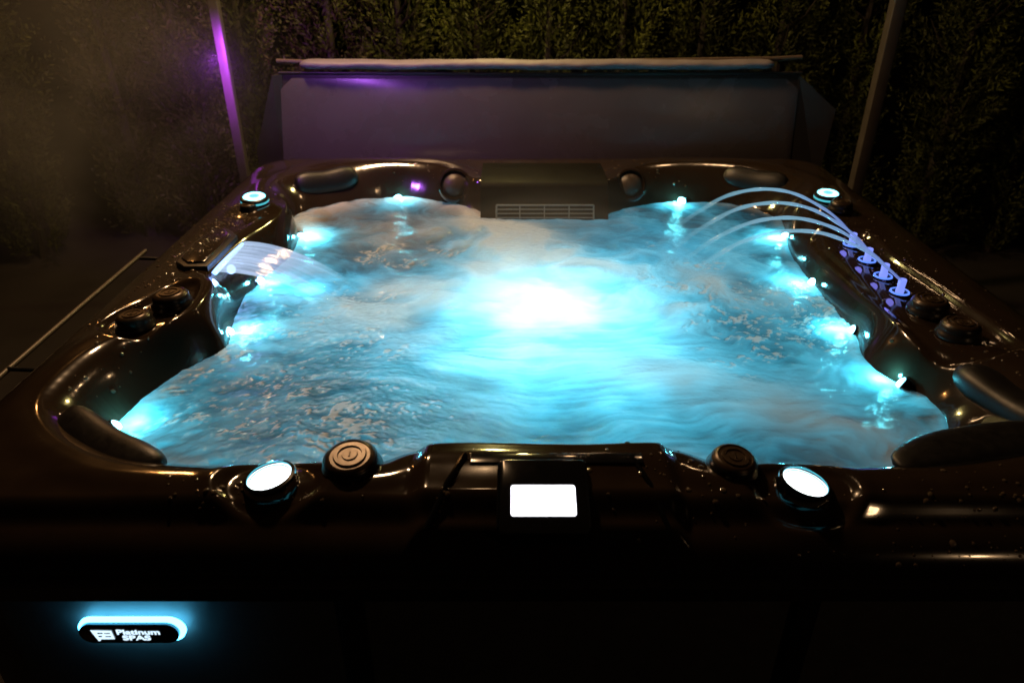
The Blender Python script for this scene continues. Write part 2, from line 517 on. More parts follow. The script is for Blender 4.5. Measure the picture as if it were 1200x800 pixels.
# ---- speakers
for x in (-0.292, 0.418):
    n = Vector((0, -1, 0.55)).normalized()
    y, z = 0.825, 0.885
    s_ = obj('speaker', bm_lathe([(0.070, -0.05), (0.070, 0.0), (0.064, 0.012), (0.056, 0.014), (0.052, 0.006), (0.051, -0.02), (0, -0.02)], 48), M_shell, tub, (x, y, z), tilt(n))
    put_under(obj('cone', bm_lathe([(0, 0.022), (0.02, 0.020), (0.040, 0.011), (0.0505, 0.0), (0.0515, -0.01)], 40), M_spk, None, (x, y, z), tilt(n)), s_)

# ---- skimmer housing with grille
bm = bmesh.new()
prof = [(1.0, 0.928), (0.80, 0.936), (0.725, 0.932), (0.702, 0.926), (0.692, 0.914), (0.655, 0.86), (0.628, 0.80), (0.618, 0.70)]
rows = []
for y, z in prof:
    rows.append([bm.verts.new((x, y, z)) for x in (-0.182, -0.176, -0.1, 0.0, 0.065, 0.13, 0.23, 0.306, 0.312)])
for a, b_ in zip(rows, rows[1:]):
    for i in range(len(a) - 1):
        bm.faces.new((a[i], a[i + 1], b_[i + 1], b_[i]))
side0 = [r_[0] for r_ in rows]; side1 = [r_[-1] for r_ in rows]
e0 = bm.verts.new((-0.182, 1.0, 0.70)); e1 = bm.verts.new((0.312, 1.0, 0.70))
bm.faces.new(side0 + [e0]); bm.faces.new(side1 + [e1])
bmesh.ops.recalc_face_normals(bm, faces=bm.faces)
sk = obj('skimmer_housing', bm, plain('skimmer_plastic', (0.004, 0.0032, 0.0028), 0.5, noise=0.25, nscale=20, spec=0.08), tub)
bm = bmesh.new()
def gp(u, v): # u in x, v 0..1 down the face
    return (u, 0.6535 - 0.026 * v - 0.004, 0.858 - 0.058 * v)
for v in (0.0, 0.25, 0.5, 0.75, 1.0):
    bm_tube([gp(-0.120, v), gp(0.255, v)], 0.0022 if 0 < v < 1 else 0.0035, 6, bm)
for u in (-0.12, -0.03, 0.065, 0.16, 0.255):
    bm_tube([gp(u, 0.0), gp(u, 1.0)], 0.0022 if -0.1 < u < 0.25 else 0.0035, 6, bm)
put_under(obj('grille', bm, M_grille, None), sk)

# ---- waterfall spout on the left
sp = [(-0.930, 0.118), (-0.936, -0.128), (-1.000, -0.135), (-1.040, -0.095), (-1.045, 0.06), (-1.025, 0.175), (-0.985, 0.185)]
cxs, cys = np.mean([p[0] for p in sp]), np.mean([p[1] for p in sp])
spo = obj('waterfall_spout', bm_prism([(p[0], p[1]) for p in sp], 0.90, 0.936, 0.004), M_rubber, tub)
pl = [(cxs + (p[0] - cxs) * 0.76, cys + (p[1] - cys) * 0.86) for p in sp]
put_under(obj('cover_plate', bm_prism(pl, 0.93, 0.9425, 0.003), M_shell, None), spo)
put_under(obj('slot_light', bm_prism([(-0.912, 0.112), (-0.918, -0.122), (-0.935, -0.126), (-0.931, 0.116)], 0.905, 0.9135), emis('slot_glow', (0.25, 0.45, 1.0), 3.0), None), spo)

# ---- fountain nozzles on the right
NOZ = [(1.018, 0.110), (1.012, -0.020), (1.008, -0.138), (1.006, -0.245)]
for x, y in NOZ:
    z = hz(x, y)
    nb = obj('fountain_nozzle', bm_lathe([(0, 0.002), (0.014, 0.002), (0.0145, 0.004), (0.022, 0.005), (0.0265, 0.003), (0.029, -0.004)], 36), M_gloss, tub, (x, y, z + 0.002))
    put_under(obj('glow_ring', bm_lathe([(0.0205, 0.0065), (0.0228, 0.0085), (0.0252, 0.007), (0.026, 0.004)], 36), emis('noz_ring', (0.12, 0.26, 1.0), 1.3), None, (x, y, z + 0.002)), nb)
    put_under(obj('spout_tube', bm_lathe([(0.0105, 0.002), (0.0115, 0.006), (0.0098, 0.018), (0.0108, 0.039), (0.0098, 0.042), (0.006, 0.041), (0.005, 0.036), (0, 0.036)], 24), M_nozzle, None, (x, y, z + 0.002)), nb)

# ---- underwater light lenses round the waterline
LEDS = [(-0.925, -0.715, 0.802), (-0.842, -0.285, 0.805), (-0.862, 0.06, 0.80), (-0.845, 0.46, 0.805), (-0.525, 0.885, 0.812), (0.635, 0.855, 0.812), (0.945, 0.46, 0.805), (0.885, 0.045, 0.806), (0.884, -0.275, 0.806), (0.890, -0.545, 0.804)]
for x, y, z in LEDS:
    g = Vector((0.06 - x, -0.02 - y, 0)).normalized()
    q = Vector((x, y, 0)) + g * 0.10
    while hz(q.x, q.y) < 0.803 and (q - Vector((x, y, 0))).length < 0.3:
        q -= g * 0.003
    g = Vector((g.x, g.y, 0.45)).normalized()
    p = Vector((q.x, q.y, 0.799)) + g * 0.004
    lb = obj('water_light', bm_lathe([(0.025, -0.02), (0.025, -0.002), (0.0235, 0.002), (0.0215, 0.002), (0, 0.002)], 28), M_chrome, tub, p, tilt(g))
    put_under(obj('lens', bm_lathe([(0, 0.010), (0.011, 0.0085), (0.0185, 0.003)], 24), M_led, None, p, tilt(g)), lb)
    ld = bpy.data.lights.new('water_light_lamp', 'POINT'); ld.energy = 1.5; ld.color = (0.24, 0.85, 1.0); ld.shadow_soft_size = 0.012
    lo = bpy.data.objects.new('water_light_lamp', ld); lo.location = p + Vector((g.x, g.y, 0)) * 0.05 + Vector((0, 0, 0.775 - p.z)); C.objects.link(lo)
    ld = bpy.data.lights.new('water_light_glow', 'POINT'); ld.energy = 0.45; ld.color = (0.10, 0.75, 0.9); ld.shadow_soft_size = 0.005
    lo = bpy.data.objects.new('water_light_glow', ld); lo.location = p + g * 0.03 + Vector((0, 0, 0.012)); C.objects.link(lo)

# ---- illuminated badge on the cabinet front
by = TY - HY + 0.035 - 0.012
bx, bz = -0.737, 0.684
def stadium(hx, hy, n=14):
    return rrect(hx, hy, hy * 0.999, n)
rot_front = Euler((R(90), 0, 0))
bd = obj('badge', bm_prism(stadium(0.088, 0.0225), 0.006, 0.014, 0.002), M_gloss, tub, (bx, by, bz), rot_front)
put_under(obj('halo', bm_prism(stadium(0.0945, 0.0282), 0.0005, 0.006), M_halo, None, (bx + 0.003, by, bz + 0.003), rot_front), bd)
for sx in (-0.055, 0.055):
    put_under(obj('stand_off', bm_lathe([(0.006, -0.0125), (0.006, 0.001)], 12), M_rubber, None, (bx + sx, by, bz), rot_front), bd)
def text_mesh(body, size, x, z, sx=1.0, weight=0.0):
    cu = bpy.data.curves.new('text', 'FONT'); cu.body = body; cu.size = size; cu.extrude = 0.0004; cu.offset = weight
    cu.align_x = 'LEFT'
    t = bpy.data.objects.new('text', cu); C.objects.link(t)
    dg = bpy.context.evaluated_depsgraph_get()
    dg.update()
    m_ = bpy.data.meshes.new_from_object(t.evaluated_get(dg))
    bpy.data.objects.remove(t)
    for v in m_.vertices:
        v.co = Vector((x + v.co.x * sx, v.co.y + z, v.co.z + 0.0148))
    return m_
for body, size, x, z, sx in (('Platinum', 0.0165, -0.020, 0.0022, 1.35), ('SPAS', 0.0165, -0.012, -0.0125, 1.45)):
    put_under(obj('wordmark', text_mesh(body, size, x, z, sx, 0.0004), M_logo, None, (bx, by, bz), rot_front, smooth=False), bd)
# slanted emblem left of the words
bm = bmesh.new()
for poly in ([(-0.064, 0.013), (-0.027, 0.012), (-0.026, -0.010), (-0.051, -0.0105), (-0.0515, -0.013), (-0.056, -0.0155)],):
    bm.faces.new([bm.verts.new((x, z, 0.0150)) for x, z in poly])
put_under(obj('emblem', bm, M_logo, None, (bx, by, bz), rot_front, smooth=False), bd)
bm = bmesh.new()
for x0, x1, z0, z1 in ((-0.053, -0.044, 0.004, 0.0065), (-0.041, -0.031, 0.004, 0.006), (-0.041, -0.031, -0.004, -0.002), (-0.053, -0.047, -0.004, -0.001)):
    bm_box(bm, x0, x1, z0, z1, 0.0148, 0.0154)
put_under(obj('emblem_letters', bm, M_gloss, None, (bx, by, bz), rot_front, smooth=False), bd)

# ---- beads of water on the acrylic
def beads(spots):
    V, F = [], []
    for x, y, r in spots:
        z = hz(x, y)
        n = hn(x, y, 0.01)
        if inside(np.array([x]), np.array([y]), np.array(pl))[0]: z, n = 0.9425, Vector((0, 0, 1))
        e = tilt(n).to_matrix()
        o = len(V)
        k = 8
        st = random.uniform(0.8, 1.35); an = random.uniform(0, 6.28)
        for h, rr in ((-0.1, 1.0), (0.30, 0.86), (0.50, 0.5)):
            for i in range(k):
                a = 2 * math.pi * i / k
                c_, s_ = math.cos(a) * rr * r * st, math.sin(a) * rr * r
                V.append(Vector((x, y, z)) + e @ Vector((c_ * math.cos(an) - s_ * math.sin(an), c_ * math.sin(an) + s_ * math.cos(an), h * r)))
        V.append(Vector((x, y, z)) + e @ Vector((0, 0, 0.58 * r)))
        for q in range(2):
            for i in range(k):
                F.append((o + q * k + i, o + q * k + (i + 1) % k, o + (q + 1) * k + (i + 1) % k, o + (q + 1) * k + i))
        for i in range(k):
            F.append((o + 2 * k + i, o + 2 * k + (i + 1) % k, o + 3 * k, o + 3 * k))
    me = bpy.data.meshes.new('water_beads')
    me.from_pydata([tuple(v) for v in V], [], [f if f[2] != f[3] else f[:3] for f in F])
    return me
spots = []
def scatter(n, fx, fy, sx, sy, r0=0.0018, r1=0.005, rot=0):
    for _ in range(n):
        a, b_ = random.gauss(0, sx), random.gauss(0, sy)
        x = fx + a * math.cos(rot) - b_ * math.sin(rot); y = fy + a * math.sin(rot) + b_ * math.cos(rot)
        i = int(round((y - gy[0]) / ST)); j = int(round((x - gx[0]) / ST))
        if not (0 < i < ny_ - 1 and 0 < j < nx_ - 1): continue
        if DO[i, j] < 0.004 or DW[i, j] > -0.03: continue
        spots.append((x, y, 0.9 * (r0 + (r1 * 1.35 - r0) * random.random() ** 2.5)))
scatter(420, -1.03, 0.10, 0.045, 0.22, 0.002, 0.0055)
scatter(120, -0.99, 0.36, 0.05, 0.08)
scatter(60, -1.02, -0.35, 0.06, 0.15)
scatter(40, -0.98, -0.7, 0.08, 0.15)
scatter(160, 1.06, -0.05, 0.06, 0.25)
scatter(90, 1.08, -0.55, 0.07, 0.15)
scatter(60, 1.10, 0.5, 0.05, 0.1)
scatter(70, 0.75, -1.08, 0.16, 0.04)
scatter(90, 0.85, -1.175, 0.2, 0.008, 0.0015, 0.0035)
scatter(50, 0.25, -1.05, 0.1, 0.05)
scatter(26, -0.17, -1.085, 0.004, 0.04, rot=-0.42)
scatter(40, -0.5, -1.08, 0.09, 0.02)
scatter(60, 0.4, 0.92, 0.12, 0.05)
scatter(60, -0.3, 0.95, 0.2, 0.05)
bd_ = obj('water_beads', beads(spots), M_drop, tub)
bd_['kind'] = 'stuff'

# ------------------------------------------------------------------ water surface
wx = np.arange(-1.02, 1.10, 0.003); wy = np.arange(-0.96, 0.98, 0.003)
WX, WY = np.meshgrid(wx, wy)
H_, W_ = WX.shape
dWw = sdist(WX[::4, ::4], WY[::4, ::4], WAT)
dWw = np.kron(dWw, np.ones((4, 4)))[:H_, :W_]
dWw = blur(dWw, 2.0)
def fbm(scales, amps):
    a = np.zeros((H_, W_))
    for s, m in zip(scales, amps):
        n = blur(rng.standard_normal((H_, W_)), s)
        a += m * n / n.std()
    return a
# flow: pushed in from the side jets, drifting sideways in the near half
cx0, cy0 = 0.10, -0.10
rx, ry = WX - cx0, WY - cy0
rr = np.hypot(rx, ry) + 1e-3
vk = np.exp(-(rr / 0.55) ** 2) * sstep(0.05, 0.2, rr)
U = -ry / rr * vk * 0.5 + 1.5 * np.exp(-((WX - 0.05) / 0.6) ** 2 - ((WY + 0.50) / 0.38) ** 2); V = rx / rr * vk * 0.2
for x, y, z in LEDS:
    g = np.array([0.06 - x, -0.02 - y]); g /= np.hypot(*g)
    ax = (WX - x) * g[0] + (WY - y) * g[1]; bx_ = -(WX - x) * g[1] + (WY - y) * g[0]
    k = np.exp(-(bx_ / (0.05 + 0.30 * np.abs(ax))) ** 2) * np.exp(-np.clip(ax, 0, None) / 0.35) * (ax > -0.05)
    U += g[0] * k * 1.2; V += g[1] * k * 1.2
tu = fbm([14, 30, 70], [0.35, 0.7, 1.0])
gy_, gx_ = np.gradient(tu)
U += gy_ * 16 + 0.25; V -= gx_ * 12
sp_ = np.hypot(U, V) + 1e-6
U /= sp_; V /= sp_
def lic(src, n):
    acc = src.copy(); cnt = 1
    for sgn in (1, -1):
        X_ = np.tile(np.arange(W_, dtype=float), (H_, 1)); Y_ = np.tile(np.arange(H_, dtype=float)[:, None], (1, W_))
        for _ in range(n):
            i = np.clip(Y_.astype(int), 0, H_ - 1); j = np.clip(X_.astype(int), 0, W_ - 1)
            X_ += U[i, j] * sgn; Y_ += V[i, j] * sgn
            i = np.clip(Y_.astype(int), 0, H_ - 1); j = np.clip(X_.astype(int), 0, W_ - 1)
            acc = acc + src[i, j]; cnt += 1
    return acc / cnt
def soft(a):
    a = (a - a.mean()) / a.std()
    return 0.5 + 0.5 * np.tanh(a * 0.7)
front = np.exp(-((WX - 0.1) / 0.55) ** 2 - ((WY + 0.50) / 0.42) ** 2)
s_fine = soft(lic(fbm([0.8, 1.7, 3.0], [0.5, 0.6, 0.5]), 5)) * (1 - front) + soft(lic(fbm([0.9, 2.0], [0.7, 0.7]), 22)) * front
s_mid = soft(lic(fbm([3, 6, 12], [0.6, 0.8, 0.8]), 9) + 0.0)
s_big = soft(blur(lic(fbm([10, 22, 50], [0.6, 0.9, 0.9]), 14), 3))
wisp = soft(blur(lic(fbm([4, 9, 20], [0.7, 0.9, 0.7]), 18), 1.5))
flk = lic(fbm([0.6, 1.3, 2.6], [1.0, 0.8, 0.35]), 2); flk = flk / flk.std()
clump = lic(fbm([3.5, 8, 20], [0.7, 0.8, 0.8]), 12); clump /= clump.std()
def blob(x, y, a, b_, ang=0):
    c_, s_ = math.cos(ang), math.sin(ang)
    u = (WX - x) * c_ + (WY - y) * s_; v = -(WX - x) * s_ + (WY - y) * c_
    return np.exp(-(u / a) ** 2 - (v / b_) ** 2)
def band(pts, wdt):
    d = seg_dist(WX[::3, ::3], WY[::3, ::3], np.array(pts, float), closed=False)
    d = np.kron(d, np.ones((3, 3)))[:H_, :W_]
    return blur(np.exp(-(d / wdt) ** 2), 3)
# choppy water with fine froth gathers on both sides
zone = np.clip(1.1 * blob(0.66, -0.20, 0.24, 0.30) + 1.1 * blob(-0.62, -0.52, 0.30, 0.22, 0.3) + blob(-0.45, -0.72, 0.30, 0.14) + 0.8 * blob(-0.50, -0.20, 0.28, 0.18) + 0.5 * blob(0.50, 0.22, 0.28, 0.2) + 0.55 * blob(-0.45, 0.28, 0.3, 0.16), 0, 1)
fleck = sstep(0.60, 1.25, flk + 0.30 * (clump - 0.3)) * sstep(-0.35, 0.5, clump + 1.4 * zone - 0.8) * sstep(0.10, 0.45, zone)
# soft piled-up foam, thickest from the middle to the back, plus one painted mist streak
foam = 1.15 * band([(-0.16, 0.66), (-0.03, 0.47), (-0.08, 0.28), (-0.22, 0.08), (-0.40, -0.14)], 0.10) * (0.25 + 0.75 * wisp)
foam += 0.95 * band([(-0.04, 0.50), (0.06, 0.34), (0.02, 0.16), (0.10, 0.04)], 0.13) * (0.3 + 0.7 * wisp)
foam += 0.6 * band([(0.02, 0.24), (0.30, 0.14), (0.56, 0.06), (0.68, -0.02)], 0.07) * (0.15 + 0.85 * wisp)
foam += 0.95 * np.exp(-((dWw - 0.03) / 0.055) ** 2) * sstep(0.35, 0.55, WY) * sstep(-0.05, -0.2, WX) * (0.45 + 0.55 * wisp)
foam += 0.30 * np.exp(-((dWw - 0.02) / 0.02) ** 2) * wisp
foam += 0.55 * blob(-0.45, 0.47, 0.32, 0.22, -0.3) * (0.2 + 0.8 * wisp)
foam += 0.60 * band([(0.74, -0.80), (0.54, -0.64), (0.30, -0.50), (0.12, -0.44)], 0.10) * (0.45 + 0.55 * wisp)  # mist streak at the near right, painted in as foam
foam += 0.55 * band([(-0.80, -0.05), (-0.58, -0.10), (-0.40, -0.20)], 0.06) * (0.3 + 0.7 * wisp)
foam += 0.40 * blob(0.62, -0.05, 0.3, 0.12, 0.2) * wisp
foam += 0.35 * blob(-0.45, -0.30, 0.35, 0.14, -0.2) * wisp
foam += 0.06 + 0.17 * wisp * s_big
foam += 0.55 * blob(0.39, -0.02, 0.10, 0.24) * wisp + 0.7 * blob(-0.46, -0.07, 0.10, 0.12) * wisp
foam = np.clip(foam, 0, 0.92)
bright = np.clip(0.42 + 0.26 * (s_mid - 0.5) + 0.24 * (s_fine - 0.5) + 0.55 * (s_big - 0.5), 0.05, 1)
bright += 0.22 * np.exp(-(rr / 0.5) ** 2) + 0.12 * blob(0.1, -0.5, 0.5, 0.3)  # floodlight glow put into the water colour: paler middle and near part
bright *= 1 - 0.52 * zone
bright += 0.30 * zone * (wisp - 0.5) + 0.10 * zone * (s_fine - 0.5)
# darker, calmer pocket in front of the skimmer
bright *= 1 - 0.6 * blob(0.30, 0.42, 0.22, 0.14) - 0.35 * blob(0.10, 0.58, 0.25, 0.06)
Z = ZW + 0.010 * (s_big - 0.5) + (0.006 - 0.003 * front) * (s_mid - 0.5) + 0.0015 * (s_fine - 0.5) + zone * (0.0009 * np.tanh(flk) + 0.006 * (wisp - 0.5)) + 0.0015 * fleck + 0.016 * blur(foam, 3)
Z += 0.014 * blob(0.06, -0.02, 0.15, 0.12) + 0.012 * blob(-0.5, 0.8, 0.28, 0.10)
m = dWw > -0.035
use = m
idw = np.arange(H_ * W_).reshape(H_, W_)
fq = np.stack([idw[:-1, :-1], idw[:-1, 1:], idw[1:, 1:], idw[1:, :-1]], -1).reshape(-1, 4)
ok = use.ravel()[fq].all(1)
fq = fq[ok]
used = np.unique(fq)
remap = -np.ones(H_ * W_, int); remap[used] = np.arange(len(used))
me = mesh_np('water', np.stack([WX, WY, Z], -1).reshape(-1, 3)[used], remap[fq])
at = me.color_attributes.new('flow', 'FLOAT_COLOR', 'POINT')
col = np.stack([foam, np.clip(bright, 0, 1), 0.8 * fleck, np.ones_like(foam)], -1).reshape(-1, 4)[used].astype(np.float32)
at.data.foreach_set('color', col.ravel())
M_water = bpy.data.materials.new('aerated_water'); M_water.use_nodes = True
nt = M_water.node_tree; N = nt.nodes; L = nt.links
for n in list(N): N.remove(n)
o_ = N.new('ShaderNodeOutputMaterial')
a_ = N.new('ShaderNodeAttribute'); a_.attribute_name = 'flow'
sep = N.new('ShaderNodeSeparateColor'); L.new(a_.outputs['Color'], sep.inputs[0])
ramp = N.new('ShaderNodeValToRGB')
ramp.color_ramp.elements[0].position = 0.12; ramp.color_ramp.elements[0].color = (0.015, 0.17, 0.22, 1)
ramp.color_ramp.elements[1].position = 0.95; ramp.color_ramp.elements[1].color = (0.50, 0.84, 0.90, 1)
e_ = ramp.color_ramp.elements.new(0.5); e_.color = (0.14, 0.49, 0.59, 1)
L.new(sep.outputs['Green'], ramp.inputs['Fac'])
tr = N.new('ShaderNodeBsdfTranslucent'); L.new(ramp.outputs['Color'], tr.inputs['Color'])
df = N.new('ShaderNodeBsdfDiffuse'); df.inputs['Color'].default_value = (0.78, 0.74, 0.70, 1)
tf = N.new('ShaderNodeBsdfTranslucent'); tf.inputs['Color'].default_value = (0.62, 0.80, 0.84, 1)
fm = N.new('ShaderNodeMixShader'); fm.inputs[0].default_value = 0.45; L.new(df.outputs[0], fm.inputs[1]); L.new(tf.outputs[0], fm.inputs[2])
mx = N.new('ShaderNodeMixShader'); L.new(sep.outputs['Red'], mx.inputs[0]); L.new(tr.outputs[0], mx.inputs[1]); L.new(fm.outputs[0], mx.inputs[2])
fk = N.new('ShaderNodeMixShader'); fk.inputs[0].default_value = 0.34; L.new(df.outputs[0], fk.inputs[1]); L.new(tf.outputs[0], fk.inputs[2])
mf = N.new('ShaderNodeMixShader'); L.new(sep.outputs['Blue'], mf.inputs[0]); L.new(mx.outputs[0], mf.inputs[1]); L.new(fk.outputs[0], mf.inputs[2])
tcn = N.new('ShaderNodeTexCoord'); nz = N.new('ShaderNodeTexNoise'); nz.inputs['Scale'].default_value = 70; nz.inputs['Detail'].default_value = 5
L.new(tcn.outputs['Object'], nz.inputs['Vector'])
bp = N.new('ShaderNodeBump'); bp.inputs['Strength'].default_value = 0.6; bp.inputs['Distance'].default_value = 0.006; L.new(nz.outputs['Fac'], bp.inputs['Height'])
gl = N.new('ShaderNodeBsdfGlossy'); gl.inputs['Roughness'].default_value = 0.09; L.new(bp.outputs['Normal'], gl.inputs['Normal'])
fr = N.new('ShaderNodeFresnel'); fr.inputs['IOR'].default_value = 1.33; L.new(bp.outputs['Normal'], fr.inputs['Normal'])
mg = N.new('ShaderNodeMixShader'); L.new(fr.outputs[0], mg.inputs[0]); L.new(mf.outputs[0], mg.inputs[1]); L.new(gl.outputs[0], mg.inputs[2])
L.new(mg.outputs[0], o_.inputs['Surface'])
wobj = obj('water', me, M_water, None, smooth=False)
tag(wobj, 'bubbling turquoise water lit from below inside the hot tub', None, None, 'structure')

# main floodlight on the tub floor, then added fills
def point(name, loc, e, col_, r):
    ld = bpy.data.lights.new(name, 'POINT'); ld.energy = e; ld.color = col_; ld.shadow_soft_size = r
    lo = bpy.data.objects.new(name, ld); lo.location = loc; C.objects.link(lo); return lo
point('floodlight_lamp', (0.05, -0.06, 0.63), 11, (0.62, 0.90, 1.0), 0.08)
point('front_water_fill', (0.10, -0.36, 0.40), 26, (0.25, 0.75, 0.93), 0.15)  # added underwater fill, evens out the cyan of the near water
point('footwell_fill', (-0.35, -0.25, 0.45), 4, (0.10, 0.72, 1.0), 0.1)  # added fill for the overall blue, no fitting here
point('footwell_fill', (0.45, 0.30, 0.45), 4, (0.10, 0.72, 1.0), 0.1)  # another added fill, for the far right of the pool

# ------------------------------------------------------------------ jets of water and the waterfall
def stream_mat(name, col_, e, lo, hi, sc_):
    m_ = bpy.data.materials.new(name); m_.use_nodes = True
    nt = m_.node_tree; N = nt.nodes; L = nt.links
    for n in list(N): N.remove(n)
    o_ = N.new('ShaderNodeOutputMaterial')
    uv = N.new('ShaderNodeAttribute'); uv.attribute_name = 'along'
    sp_ = N.new('ShaderNodeSeparateColor'); L.new(uv.outputs['Color'], sp_.inputs[0])
    cb = N.new('ShaderNodeCombineXYZ'); 
    mu = N.new('ShaderNodeMath'); mu.operation = 'MULTIPLY'; mu.inputs[1].default_value = sc_; L.new(sp_.outputs['Green'], mu.inputs[0])
    mu2 = N.new('ShaderNodeMath'); mu2.operation = 'MULTIPLY'; mu2.inputs[1].default_value = 2.0; L.new(sp_.outputs['Red'], mu2.inputs[0])
    L.new(mu2.outputs[0], cb.inputs[0]); L.new(mu.outputs[0], cb.inputs[1])
    nz = N.new('ShaderNodeTexNoise'); nz.inputs['Scale'].default_value = 1.0; nz.inputs['Detail'].default_value = 5; L.new(cb.outputs[0], nz.inputs['Vector'])
    mr = N.new('ShaderNodeMapRange'); mr.inputs['From Min'].default_value = 0.3; mr.inputs['From Max'].default_value = 0.7
    mr.inputs['To Min'].default_value = lo; mr.inputs['To Max'].default_value = hi; L.new(nz.outputs['Fac'], mr.inputs['Value'])
    fade = N.new('ShaderNodeMath'); fade.operation = 'MULTIPLY'; L.new(mr.outputs[0], fade.inputs[0]); L.new(sp_.outputs['Blue'], fade.inputs[1])
    em = N.new('ShaderNodeEmission'); em.inputs['Strength'].default_value = e  # self-glow stands in for light scattered inside the stream
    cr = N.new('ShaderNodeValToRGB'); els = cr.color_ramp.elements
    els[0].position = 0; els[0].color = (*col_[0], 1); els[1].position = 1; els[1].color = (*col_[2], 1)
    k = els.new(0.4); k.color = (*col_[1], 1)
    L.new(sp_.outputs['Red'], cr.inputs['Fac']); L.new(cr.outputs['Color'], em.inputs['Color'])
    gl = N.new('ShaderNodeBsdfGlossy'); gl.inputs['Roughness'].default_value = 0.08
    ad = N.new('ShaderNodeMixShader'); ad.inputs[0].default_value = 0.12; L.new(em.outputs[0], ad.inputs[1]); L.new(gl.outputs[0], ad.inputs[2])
    tp = N.new('ShaderNodeBsdfTransparent')
    mx = N.new('ShaderNodeMixShader'); L.new(fade.outputs[0], mx.inputs[0]); L.new(tp.outputs[0], mx.inputs[1]); L.new(ad.outputs[0], mx.inputs[2])
    L.new(mx.outputs[0], o_.inputs['Surface'])
    return m_

M_jet = stream_mat('jet_water_glow', ((0.20, 0.28, 0.80), (0.30, 0.58, 0.78), (0.30, 0.68, 0.80)), 0.85, 0.30, 0.95, 9)
M_fall = stream_mat('fall_water_glow', ((0.55, 0.72, 1.0), (0.42, 0.55, 0.82), (0.30, 0.75, 0.90)), 1.3, 0.42, 0.85, 14)

def attr_mesh(name, verts, faces, along):
    me = mesh_np(name, verts, faces)
    at = me.color_attributes.new('along', 'FLOAT_COLOR', 'POINT')
    at.data.foreach_set('color', np.asarray(along, np.float32).ravel())
    return me
ENDS = [(0.37, 0.21), (0.355, 0.07), (0.34, -0.06), (0.32, -0.18)]
jet_labels = ['thin arching water jet from the rearmost nozzle, highest of four', 'thin arching water jet from the second nozzle from the back',
              'thin arching water jet from the third nozzle from the back', 'thin arching water jet from the nozzle nearest the round knobs, lowest of four']
for (x, y), (ex, ey), lab, pk in zip(NOZ, ENDS, jet_labels, (1.075, 1.075, 1.072, 1.075)):
    x0, y0, z0 = x - 0.004, y, hz(x, y) + 0.039
    n, seg = 60, 12
    V, F, A = [], [], []
    pts = []
    for i in range(n + 1):
        t = i / n
        z = z0 + (pk - z0) * (1 - ((t - 0.43) / 0.43) ** 2)
        if t > 0.43:
            z = pk - (pk - 0.795) * ((t - 0.43) / 0.57) ** 2
        pts.append(Vector((x0 + (ex - x0) * t + 0.0015 * math.sin(t * 31 + y * 40), y0 + (ey - y0) * t + 0.0015 * math.sin(t * 23), z)))
    for i, p in enumerate(pts):
        t = i / n
        d = (pts[min(i + 1, n)] - pts[max(i - 1, 0)]).normalized()
        u = d.cross(Vector((0, 1, 0))).normalized(); w_ = d.cross(u)
        r = (0.0038 + 0.0030 * t) * (1 + 0.10 * math.sin(t * 60 + x * 50 + y * 90))
        for k in range(seg):
            a = 2 * math.pi * k / seg
            V.append(p + (u * math.cos(a) + w_ * math.sin(a)) * r)
            A.append((t, k / seg, 1.0 - 0.90 * float(sstep(0.38, 0.90, np.array(t))), 1))
    for i in range(n):
        for k in range(seg):
            F.append((i * seg + k, i * seg + (k + 1) % seg, (i + 1) * seg + (k + 1) % seg, (i + 1) * seg + k))
    tag(obj('water_jet', attr_mesh('water_jet', V, F, A), M_jet, None, smooth=False), lab, 'water jet', 'water jets arching from the nozzles')
n, mw = 50, 60
V, F, A = [], [], []
for i in range(n + 1):
    t = i / n
    for k in range(mw + 1):
        s = k / mw
        y = 0.112 - 0.236 * s
        pinch = 1 - 0.20 * t ** 1.2
        yy = (y + 0.006) * pinch - 0.006 - 0.07 * t * t
        reach = 0.37 + 0.02 * math.sin(s * 9)
        xx = -0.914 + reach * t + 0.006 * (1 - s)
        zz = 0.917 + 0.008 * t - 0.130 * t ** 1.7 + 0.004 * math.sin(s * 26 + t * 2) * t + 0.003 * math.sin(s * 61)
        V.append((xx, yy, zz)); A.append((t, s, float(1 - 0.95 * sstep(0.45, 0.95, np.array(t))) * float(sstep(0, 0.02, np.array(min(s, 1 - s) + 0.012))), 1))
for i in range(n):
    for k in range(mw):
        a = i * (mw + 1) + k
        F.append((a, a + 1, a + mw + 2, a + mw + 1))
tag(obj('waterfall', attr_mesh('waterfall', V, F, A), M_fall, None, smooth=False), 'glowing sheet of water pouring from the slot in the left rim', 'waterfall')
point('spout_lamp', (-0.90, -0.01, 0.885), 0.5, (0.25, 0.45, 1.0), 0.02)
point('fall_splash_fill', (-0.70, 0.02, 0.77), 2.6, (0.25, 0.75, 1.0), 0.03)  # added light under the surface, whitens where the waterfall lands
for x, y in NOZ:
    point('nozzle_lamp', (x - 0.03, y, hz(x, y) + 0.03), 0.02, (0.25, 0.25, 1.0), 0.012)

